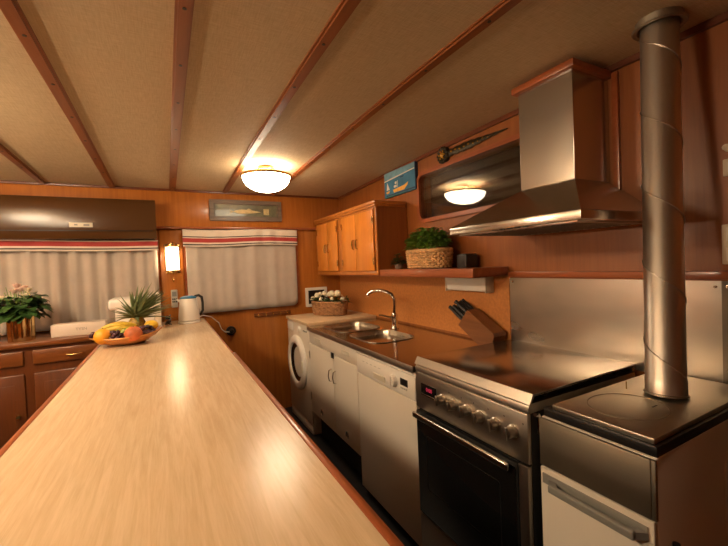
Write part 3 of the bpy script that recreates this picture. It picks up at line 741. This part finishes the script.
# flower basket on the board
t = thing('flower_basket', (1.37, 3.09, -.452), 'oblong wicker basket of cream flowers on the pale board', 'flower basket')
R45 = Matrix.Rotation(math.radians(-57), 4, 'Z'); 
mb = MB(); weave_basket(mb, (0, 0, .006), .160, .078, .115, 9, 24, 1.10, .0065)
for v in mb.bm.verts: v.co = Vector((1.315, 3.17, -.451)) + R45 @ v.co
make('basket', mb, 'wicker', t, sharp=80)
rr = random.Random(21); mb = MB()
for k in range(260):
    p = R45 @ Vector((rr.uniform(-.18, .18), rr.uniform(-.08, .08), 0)); a = rr.uniform(0, 2*PI)
    leaf(mb, Vector((1.315, 3.17, -.338)) + p + Vector((0, 0, rr.uniform(-.01, .045))), (math.cos(a), math.sin(a), rr.uniform(-.1, .8)), rr.uniform(.025, .045), rr.uniform(.018, .03), .3)
make('leaves', mb, 'leafd', t, sharp=80)
for (u, v, z, r) in ((-.155, -.02, .02, .022), (-.10, -.03, .045, .028), (-.065, .02, .06, .026), (-.045, -.045, .018, .022), (.02, .01, .052, .034), (.085, .0, .056, .034), (.05, -.03, .02, .02), (.150, -.02, .015, .024), (-.12, .03, .055, .022), (-.02, .03, .055, .024)):
    u *= 1.08; v *= 1.3; r *= 1.5; c = Vector((1.315, 3.17, -.333)) + R45 @ Vector((u, v, z)); mb = MB()
    petals(mb, c, r, 7, .15, -.1, rr); petals(mb, c+Vector((0, 0, .003)), r*.85, 6, .7, -.3, rr); mb.ball(c+Vector((0, 0, r*.45)), r*.62, 10, 7)
    make('flower', mb, 'petal', t, sharp=80)

# ------------------------------------------------------------------ dishwasher
t = thing('dishwasher', (1.29, 1.684, FL), 'white built-in dishwasher between sink cabinet and cooker', 'dishwasher')
make('body', MB().box(XF+.014, 1.58, 1.388, 1.982, FL+.04, -.506), 'white', t)
make('top_strip', MB().box(XF, XF+.0135, 1.390, 1.980, -.524, -.506, .002), 'white2', t)
make('control_panel', MB().box(XF-.006, XF+.0135, 1.390, 1.980, -.640, -.527, .004), 'white2', t)
make('door', MB().box(XF-.004, XF+.0135, 1.390, 1.980, -1.325, -.6425, .004), 'white', t)
make('grip', MB().box(XF-.0085, XF-.0062, 1.655, 1.775, -.622, -.592, .001).box(XF-.013, XF-.0084, 1.655, 1.775, -.600, -.592, .002), 'cream', t)
make('program_knob', MB().lathe((XF-.0062, 1.567, -.585), [(.030, 0), (.029, -.012), (.025, -.020), (.002, -.021)], 28, 'x', caps=(False, True)).box(XF-.031, XF-.026, 1.564, 1.570, -.608, -.562, .001), 'white2', t)
make('display', MB().box(XF-.0078, XF-.0062, 1.448, 1.512, -.590, -.556, .0005), 'black', t)
mb = MB()
for k in range(4): mb.box(XF-.0085, XF-.0062, 1.455+.015*k, 1.465+.015*k, -.608, -.600, .001)
make('button', mb, 'pingrey', t)
mb = MB()
for k in range(5): mb.box(XF-.0068, XF-.0061, 1.70+.045*k, 1.725+.045*k, -.560, -.557)
make('print', mb, 'pingrey', t)
make('plinth', MB().box(XF+.03, XF+.05, 1.388, 1.982, FL+.0005, FL+.039), 'blackmatte', t)

# ------------------------------------------------------------------ range cooker
t = thing('range_cooker', (1.29, 1.085, FL), 'stainless steel range cooker with closed glass lid and black oven door', 'cooker')
make('body', MB().box(XF+.010, 1.60, .790, 1.382, FL+.04, -.492), 'black', t)
make('hob_tray', MB().prism([(XF-.004, -.4915), (1.602, -.4915), (1.602, -.466), (XF+.012, -.462), (XF-.001, -.467), (XF-.006, -.478)], 'y', .786, 1.384), 'frontsteel', t)
make('control_panel', MB().box(XF-.008, XF+.0095, .788, 1.383, -.655, -.493, .004), 'frontsteel', t)
d = make('clock', MB().box(XF-.0098, XF-.0082, 1.235, 1.340, -.580, -.535, .0005), 'blackgloss', t)
mb = MB(); text_mesh(mb, '0:00', .024, Matrix.Translation((XF-.0100, 1.283, -.557)) @ Matrix.Rotation(-PI/2, 4, 'Z') @ Matrix.Rotation(PI/2, 4, 'X'), .0002)
make('digits', mb, 'redline', d)
make('clock_trim', MB().box(XF-.0105, XF-.0082, 1.235, 1.340, -.588, -.5825, .0005), 'chrome', t)
for y in (1.196, 1.128, 1.058, .990, .918, .845):
    k = make('knob', MB().lathe((XF-.0082, y, -.567), [(.022, 0), (.022, -.004), (.0185, -.008), (.0175, -.026), (.015, -.030), (.002, -.031)], 28, 'x', caps=(False, True)), 'knobsteel', t)
    make('grip', MB().box(XF-.046, XF-.037, y-.0055, y+.0055, -.588, -.546, .003), 'knobsteel', k)
mb = MB()
for y in (1.155, 1.085, 1.02, .95, .88, .805): mb.lathe((XF-.0083, y+.0, -.528), [(.003, 0), (.001, -.0004)], 8, 'x')
make('icon', mb, 'black', t)
d = make('oven_door', MB().box(XF-.012, XF+.0095, .828, 1.380, -1.135, -.668, .004), 'black', t)
make('door_glass', MB().box(XF-.0145, XF-.0122, .836, 1.372, -1.128, -.68, .001), 'blackgloss', d)
make('inner_window', frame_mesh(MB(), .90, 1.31, -1.0, -.76, .003, .012, 'x', XF-.0150, XF-.0146), 'black', d)
make('handle', MB().box(XF-.042, XF-.028, .845, 1.372, -.693, -.667, .006, 3).box(XF-.028, XF-.0147, .862, .886, -.688, -.674, .002).box(XF-.028, XF-.0147, 1.340, 1.364, -.688, -.674, .002), 'steel', d)
make('side_stile', MB().box(XF-.010, XF+.0095, .790, .8265, -1.135, -.662, .002), 'steelz', t)
make('storage_drawer', MB().box(XF-.010, XF+.0095, .790, 1.381, -1.318, -1.140, .004), 'frontsteel', t)
make('foot', MB().box(XF+.05, 1.55, .82, 1.35, FL+.0005, FL+.0395), 'black', t)
# burners and grates seen under the lid edge
mb = MB()
for x in (1.10, 1.25, 1.40, 1.52):
    mb.box(x-.010, x+.010, .81, 1.36, -.4655, -.447, .003)
for y in (.83, 1.0, 1.17, 1.34): mb.box(1.05, 1.55, y-.006, y+.006, -.4655, -.449, .002)
make('pan_support', mb, 'black', t)
for x in (1.14, 1.42):
    for y in (.95, 1.24): make('burner', MB().lathe((x, y, -.4645), [(.045, 0), (.045, .008), (.03, .010), (.028, .015), (.002, .016)], 24, caps=(False, True)), 'knobsteel', t)
l = make('lid', MB().box(1.004, 1.585, .784, 1.386, -.4405, -.433, .002), 'lidglass', t)
make('front_strip', MB().prism([(1.0035, -.4325), (1.0035, -.441), (.983, -.4625), (.979, -.4605), (.996, -.4305)], 'y', .780, 1.388), 'frontsteel', l)
make('hinge', MB().box(1.5855, 1.612, .785, 1.385, -.462, -.434, .004), 'steel', l)

# ------------------------------------------------------------------ heating stove
t = thing('heating_stove', (1.29, .60, FL), 'white enamel heating stove with steel top plate beside the cooker', 'stove')
SX = .985; S0, S1 = .447, .752
make('body', MB().box(SX+.008, 1.585, S0, S1, FL+.02, -.486, .006), 'white', t)
make('foot', MB().box(SX+.04, 1.56, S0+.03, S1-.03, FL+.0005, FL+.0195), 'black', t)
make('front_panel', MB().box(SX-.004, SX+.0075, S0+.008, S1-.002, -.632, -.488, .002).box(SX-.002, SX+.0075, S0-.002, S0+.0075, -.632, -.488, .001), 'darksteel', t, label='dark steel front panel')
make('door', MB().box(SX-.004, SX+.0075, S0+.002, S1-.002, -1.30, -.636, .004), 'white', t)
mb = MB().box(SX-.0085, SX-.0042, S0+.014, S1-.012, -.682, -.652, .001)
make('handle_plate', mb, 'wgrey', t)
make('handle', MB().box(SX-.040, SX-.026, S0+.030, S1-.050, -.684, -.662, .004, 3).prism([(SX-.0087, S0+.012), (SX-.0087, S0+.034), (SX-.0255, S0+.052), (SX-.038, S0+.0335), (SX-.030, S0+.029)], 'z', -.682, -.664).prism([(SX-.0087, S1-.034), (SX-.0087, S1-.056), (SX-.0255, S1-.072), (SX-.038, S1-.0535), (SX-.030, S1-.049)], 'z', -.682, -.664), 'wgrey', t)
make('top_rim', MB().box(SX+.003, 1.605, S0-.004, .738, -.481, -.455, .003), 'black', t)
make('side_edging', MB().box(SX+.006, 1.588, S0-.003, S0+.006, -.4855, -.4815, .0015), 'white2', t)
make('top_plate', MB().box(SX+.010, 1.60, S0+.004, .714, -.4545, -.440, .003), 'plate', t)
make('hotplate_ring', MB().lathe((1.155, .590, -.4402), [(.098, 0), (.098, .0012), (.0955, .0012), (.0955, 0)], 48, sx=1.12, sy=.98), 'darksteel', t)
make('pin', MB().tube([(1.30, .665, -.4398), (1.30, .665, -.415)], .0018, 6), 'oldbrass', t)
make('slot', MB().box(1.20, 1.225, .545, .549, -.4401, -.4392), 'black', t)
make('side_access_cover', frame_mesh(MB(), 1.36, 1.56, -.86, -.535, .006, .095, 'y', S0-.004, S0+.0), 'white', t)
make('hinge', MB().box(1.0, 1.06, S0-.014, S0-.0005, -.735, -.715, .002).lathe((1.055, S0-.010, -.74), [(.008, 0), (.008, .035)], 12, caps=(True, True)), 'black', t)
make('fuel_pipe', MB().tube([(SX+.018, S1+.012, -.55), (SX+.018, S1+.012, -.505), (SX+.010, S1+.012, -.488), (SX-.002, S1+.012, -.486)], .007, 8), 'chrome', t)

# flue pipe
b0 = Vector((1.336, .572, -.4395)); b1 = Vector((1.452, .617, ceil_z(.6)-.001)); ax = b1-b0; Lp = ax.length; ax.normalize()
e1 = ax.cross(Vector((0, 1, 0))).normalized(); e2 = ax.cross(e1).normalized()
def pring(s, r, n=48): return [b0 + ax*s + r*(math.cos(2*PI*k/n)*e1 + math.sin(2*PI*k/n)*e2) for k in range(n)]
t = thing('flue_pipe', tuple(b0), 'steel flue pipe rising from the heating stove to the ceiling', 'flue pipe')
pr = .0525
mb = MB(); mb.loops([pring(0.001, pr), pring(.05, pr), pring(.052, pr-.0015), pring(Lp-.004, pr-.0015)]); make('pipe', mb, 'pipe', t, sharp=50)
mb = MB(); pts = []; q = 0
while True:
    hgt = 1.17 - .245*q/48 - .02
    if hgt < .06: break
    a = 2*PI*q/48 + 1.9
    u = Vector((math.cos(a), math.sin(a), 0)); u = (u - ax*u.dot(ax)).normalized()
    pts.append(b0 + ax*hgt + pr*u); q += 1
mb.tube(pts, .0017, 6)
make('spiral_seam', mb, 'pipe', t)
zc = ceil_z(.6)
make('ceiling_collar', MB().lathe((b1.x-.005, b1.y-.002, zc-.030), [(.051, .014), (.060, .002), (.070, .0), (.0735, .004), (.0735, .007), (.062, .012), (.0635, .0295), (.051, .0295)], 48), 'darksteel', t)
mb = MB(); mb.tube([b0 + ax*.006 + (pr+.002)*(math.cos(2*PI*q/40)*e1 + math.sin(2*PI*q/40)*e2) for q in range(41)], .0025, 8)
make('base_ring', mb, 'darksteel', t)

# ------------------------------------------------------------------ splashback
mb = MB().box(W-.0035, W-.0003, .5295, 1.388, -.462, -.105); mb.mi = 1
for y, z in ((1.368, -.125), (1.368, -.44), (.545, -.125)): mb.lathe((W-.0035, y, z), [(.006, 0), (.004, -.003), (.001, -.004)], 12, 'x', caps=(False, True))
solo('steel_splashback', mb, ['splash', 'chrome'], 'large smudged steel splashback sheet behind the cooker and flue', 'splashback')
mb = MB().box(W-.0065, W-.0037, -.30, .5285, -.90, -.105); mb.mi = 1
for z in (-.122, -.40): mb.lathe((W-.0065, .512, z), [(.007, 0), (.005, -.004), (.001, -.005)], 12, 'x', caps=(False, True))
solo('steel_splashback', mb, ['splashdark', 'chrome'], 'narrow steel wall sheet with rivets at the right edge beyond the stove', 'splashback')

# switches at the right edge
def switch(y0, y1, z0, z1, n, label):
    t = thing('switch_plate', (W, (y0+y1)/2, z0), label, 'switch')
    make('plate', MB().box(W-.010, W-.0005, y0, y1, z0, z1, .003), 'cream', t)
    for k in range(n):
        h = (z1-z0)/n; make('rocker', MB().box(W-.0145, W-.0102, y0+.012, y1-.012, z0+h*k+.010, z0+h*(k+1)-.010, .002), 'white2', t)
switch(.440, .525, -.050, .080, 2, 'cream double switch plate above the steel sheet at the right edge')
switch(.436, .519, .235, .290, 1, 'small cream switch plate high on the wall at the right edge')
solo('coat_hook', MB().lathe((W-.0005, .505, .325), [(.012, 0), (.012, -.004), (.005, -.006), (.005, -.02), (.010, -.026), (.001, -.03)], 14, 'x', caps=(False, True)), 'cream', 'small cream knob on the wall above the upper switch plate', 'hook')

# ------------------------------------------------------------------ hood
t = thing('range_hood', (1.38, 1.0, .112), 'stainless steel pyramid range hood with duct over the cooker', 'range hood')
hx0, hx1, hy0, hy1 = 1.135, W-.001, .697, 1.297
dx0, dy0, dy1 = 1.381, .867, 1.108
mb = MB()
mb.loops([[(hx0, hy0, .143), (hx1, hy0, .143), (hx1, hy1, .143), (hx0, hy1, .143)], [(dx0, dy0, .290), (hx1, dy0, .290), (hx1, dy1, .290), (dx0, dy1, .290)]], True, True)
make('canopy', mb, 'steel', t, sharp=15)
make('lip', MB().box(hx0, hx1, hy0, hy1, .113, .1425, .002), 'steel', t)
make('duct_cover', MB().box(dx0, hx1, dy0, dy1, .2905, .704, .0015), 'steel', t, sharp=20)
make('cap_moulding', MB().box(dx0-.020, hx1, dy0-.018, dy1+.020, .7045, .731, .003).box(dx0+.02, hx1, dy0+.02, dy1-.02, .7305, ceil_z(1.0)-.001), 'trim', t)
mb = MB().box(hx0+.03, hx1-.03, hy0+.03, hy1-.03, .108, .1125); mb.mi = 1
for k in range(14): mb.box(hx0+.06, hx1-.08, hy0+.06+.036*k, hy0+.07+.036*k, .1055, .1082)
make('grease_filter', mb, ['knobsteel', 'wgrey'], t)
for k in range(5): make('button', MB().box(hx0+.008, hx0+.022, .90+.035*k, .918+.035*k, .1095, .1128, .001), 'black', t)

# ------------------------------------------------------------------ wall cupboard
t = thing('wall_cupboard', (1.48, 2.94, -.09), 'honey wooden wall cupboard with four doors above the sink', 'cupboard')
CX = 1.345; C0, C1 = 2.311, 3.515
make('carcass', MB().box(CX+.012, W-.008, C0, C1, -.083, .412), 'woodright', t)
make('face_frame', MB().box(CX, CX+.0118, C0-.001, C1, -.083, -.052, .001).box(CX, CX+.0118, C0-.001, C1, .396, .412, .001).box(CX, CX+.0118, C0-.001, C0+.030, -.0525, .3965, .001).box(CX, CX+.0118, 2.890, 2.985, -.0525, .3965, .001).box(CX, CX+.0118, C1-.042, C1, -.0525, .3965, .001), 'wood', t)
make('cornice', MB().box(CX-.012, W-.0195, C0-.006, C1+.004, .4125, .428, .002).box(CX-.018, W-.0195, C0-.016, C1+.008, .4285, .455, .006), 'woodx', t)
for (a, b, hy, hg) in ((3.222, 3.470, 3.252, 1), (2.988, 3.216, 3.186, 0), (2.634, 2.887, 2.662, 1), (2.344, 2.628, 2.600, 0)):
    d = make('door', MB().box(CX-.010, CX-.0003, a, b, -.050, .394, .002), 'door', t)
    make('handle', MB().tube([(CX-.0105, hy, .195), (CX-.024, hy, .188), (CX-.026, hy, .165), (CX-.026, hy, .150), (CX-.024, hy, .127), (CX-.0105, hy, .120)], [.005, .006, .008, .008, .006, .005], 8), 'brass', d)
    ey = b-.004 if hg else a+.004
    for z in (.02, .32): make('hinge', MB().box(CX-.0135, CX-.0103, ey-.009, ey+.009, z-.025, z+.025, .001), 'brass', d)

# shelf, under-shelf lamp
solo('wall_shelf', MB().box(1.365, W-.007, 1.388, 3.51, -.1295+.037, -.083-.0005, .002).box(1.355, W-.007, 1.388, 2.309, -.0925, -.044, .003), 'trim', 'mahogany wall shelf under the cupboard and window', 'shelf')
t = thing('under_shelf_lamp', (1.58, 1.63, -.19), 'white strip lamp fixed under the shelf above the knife block', 'lamp')
make('housing', MB().prism([(W-.007, -.0932), (1.555, -.0932), (1.548, -.108), (1.56, -.180), (1.585, -.186), (W-.007, -.186)], 'y', 1.500, 1.823), 'white2', t)
make('end_cap', MB().box(1.548, W-.0068, 1.493, 1.4995, -.188, -.0932, .002), 'cream', t)
make('end_cap', MB().box(1.548, W-.0068, 1.8235, 1.830, -.188, -.0932, .002), 'cream', t)

# basket plant
t = thing('basket_plant', (1.49, 1.915, -.044), 'bushy green plant in a pale woven basket on the shelf', 'potted plant')
mb = MB(); weave_basket(mb, (1.487, 1.905, -.039), .076, .160, .108, 7, 22, 1.08, .0085, 3.0)
make('basket', mb, 'wickerl', t, sharp=80)
rr = random.Random(31); mb = MB()
for k in range(900):
    a = rr.uniform(0, 2*PI); R = math.sqrt(rr.random()); el = rr.uniform(.0, 1)
    b = Vector((1.487+.078*R*math.cos(a), 1.915+.165*R*math.sin(a), .075 + (.125*math.sqrt(max(0, 1-R*R*.8)))*el + rr.uniform(0, .02)))
    leaf(mb, b, (math.cos(a)+rr.uniform(-.5, .5), math.sin(a)+rr.uniform(-.5, .5), rr.uniform(.1, 1)), rr.uniform(.032, .058), rr.uniform(.018, .030), .35, nseg=3)
make('leaves', mb, 'leaf', t, sharp=80)
mb = MB()
for k in range(40):
    a = rr.uniform(0, 2*PI); R = rr.random()
    mb.tube([(1.487, 1.915+.08*R*math.sin(a), .055), (1.487+.05*R*math.cos(a), 1.915+.13*R*math.sin(a), .15)], .0015, 4)
make('stems', mb, 'leafd', t)
# small plant
t = thing('small_plant', (1.47, 2.225, -.044), 'small dark leafy plant on the shelf beside the cupboard', 'potted plant')
make('pot', MB().lathe((1.47, 2.225, -.0438), [(.022, 0), (.028, .0), (.034, .038), (.030, .038), (.005, .034)], 20, caps=(True, True)), 'picwood', t)
mb = MB()
for k in range(120):
    a = rr.uniform(0, 2*PI); R = rr.random()
    leaf(mb, (1.47+.035*R*math.cos(a), 2.225+.038*R*math.sin(a), -.014+.075*(1-R*R)*rr.random()), (math.cos(a), math.sin(a), rr.uniform(0, .8)), rr.uniform(.024, .040), rr.uniform(.014, .024), .3, nseg=3)
make('leaves', mb, 'leafd', t, sharp=80)
solo('dark_box', MB().box(1.50, 1.59, 1.585, 1.665, -.0438, .030, .004).box(1.505, 1.585, 1.59, 1.66, .0302, .036, .002), 'black', 'small black box on the shelf right of the basket plant', 'box')

# ------------------------------------------------------------------ boat painting
t = thing('boat_painting', (W, 2.37, .52), 'small blue canvas painting of boats above the cupboard end', 'painting')
x1 = W-.0008; xf = W-.026
mb = MB().box(xf, x1, 2.165, 2.58, .522, .716, .001); mb.mi = 1
mb.box(xf-.0008, xf-.0001, 2.167, 2.578, .664, .714); mb.mi = 2
mb.prism([(2.578, .648), (2.167, .668), (2.167, .675), (2.45, .664), (2.578, .658)], 'x', xf-.0016, xf-.0009)
mb.mi = 3   # yellow hull
mb.prism([(2.455, .570), (2.44, .545), (2.30, .545), (2.255, .575), (2.25, .592), (2.30, .578), (2.40, .572)], 'x', xf-.0018, xf-.0009)
mb.prism([(2.555, .566), (2.545, .553), (2.51, .553), (2.498, .572)], 'x', xf-.0018, xf-.0009)
mb.mi = 2
mb.prism([(2.545, .578), (2.50, .580), (2.535, .64)], 'x', xf-.0018, xf-.0009)
mb.box(xf-.0018, xf-.0009, 2.40, 2.44, .582, .600); mb.box(xf-.0018, xf-.0009, 2.385, 2.39, .576, .630); mb.box(xf-.0018, xf-.0009, 2.40, 2.425, .608, .626)
mb.mi = 4; mb.prism([(2.36, .650), (2.30, .650), (2.31, .642), (2.35, .642)], 'x', xf-.0018, xf-.0009)
mb.box(xf-.0014, xf-.0001, 2.167, 2.55, .530, .540); mb.mi = 5; mb.box(xf-.0010, xf-.0001, 2.30, 2.578, .5225, .529)
make('canvas', mb, ['pblue', 'psky', 'pwhite', 'pyel', 'pdark', 'pgreen'], t, smooth=False)
make('side_edge', MB().box(xf, x1, 2.160, 2.1648, .522, .716), 'pdark', t)

# carved ornament above the window
t = thing('wall_ornament', (W, 1.65, .64), 'dark bronze wall ornament with round head and tapering tail above the window', 'ornament')
c = (W-.001, 1.865, .676)
mb = MB().lathe(c, [(.046, 0), (.054, -.006), (.052, -.018), (.040, -.028), (.026, -.026)], 32, 'x', caps=(True, True))
for k in range(13):
    a = 2*PI*k/13; mb.ball((c[0]-.02, c[1]+.044*math.cos(a), c[2]+.044*math.sin(a)), .011, 8, 6)
make('head', mb, 'orn', t)
mb = MB().lathe((c[0]-.0275, c[1], c[2]), [(.018, 0), (.015, -.006), (.008, -.010), (.001, -.011)], 16, 'x', caps=(True, True))
for k in range(6):
    a = 2*PI*k/6; mb.ball((c[0]-.030, c[1]+.025*math.cos(a), c[2]+.025*math.sin(a)), .006, 8, 6)
make('amber_centre', mb, 'amber', t, label='amber glass centre')
mb = MB(); rings = []
for i in range(31):
    u = i/30; y = 1.822 - .455*u; z = .676 + .004*u; hw = (.019*(1-u)**.7 + .002)*(1+.15*math.sin(u*48)) + .009*math.exp(-((u-.38)/.24)**2)
    rings.append([(c[0]-.001-.020*(1-u*.5)*(.5+.5*math.cos(a)) , y, z + hw*math.sin(a)) for a in [2*PI*k/10 for k in range(10)]])
mb.loops(rings); make('tail', mb, 'orn', t)
mb = MB()
for k in range(9): mb.ball((c[0]-.021+.0009*k, 1.785-.036*k, .677+.004*math.sin(k*2)), .0062-.0004*k, 8, 6, (1, 1.6, 1))
make('inlay', mb, 'amber', t, label='amber inlay beads')

# ------------------------------------------------------------------ knife block
t = thing('knife_block', (1.55, 1.56, -.475), 'slanted wooden knife block with dark handled knives in front of the steel splashback', 'knife block')
kd = Vector((0, .85, .52)).normalized()
poly = [(1.425, -.4745), (1.510, -.4745), (1.668, -.380), (1.590, -.284), (1.405, -.392), (1.400, -.41)]
mb = MB().prism(poly, 'x', 1.500, 1.592); make('block', mb, 'block', t)
rr = random.Random(4); lo = Vector((0, 1.668, -.380)); hi = Vector((0, 1.590, -.284))
for (v, w) in ((.80, 1.515), (.80, 1.545), (.80, 1.575), (.52, 1.515), (.52, 1.545), (.52, 1.575), (.26, 1.525), (.26, 1.565)):
    L = rr.uniform(.10, .14); mb = MB()
    c0 = lo.lerp(hi, v) + Vector((w, 0, 0)) + kd*.0015; pts = [c0+kd*.0055, c0+kd*L*.35, c0+kd*L*.8, c0+kd*L]
    mb.tube(pts, [.010, .0125, .0105, .012], 8)
    k = solo('knife', mb, 'black', 'dark handled kitchen knife slotted in the wooden knife block', 'knife', 'dark handled knives in the wooden block')
    make('bolster', MB().tube([c0, c0+kd*.005], .0095, 8), 'chrome', k)

# ------------------------------------------------------------------ world, view
wd = bpy.data.worlds.new('night'); bpy.context.scene.world = wd; wd.use_nodes = True
wd.node_tree.nodes['Background'].inputs[0].default_value = (.01, .01, .013, 1); wd.node_tree.nodes['Background'].inputs[1].default_value = .2
vs = bpy.context.scene.view_settings
vs.view_transform = 'Standard'; vs.look = 'None'; vs.exposure = 0.86; vs.gamma = 1; vs.use_curve_mapping = False
for o in bpy.data.objects:
    if '_w' in o: del o['_w']
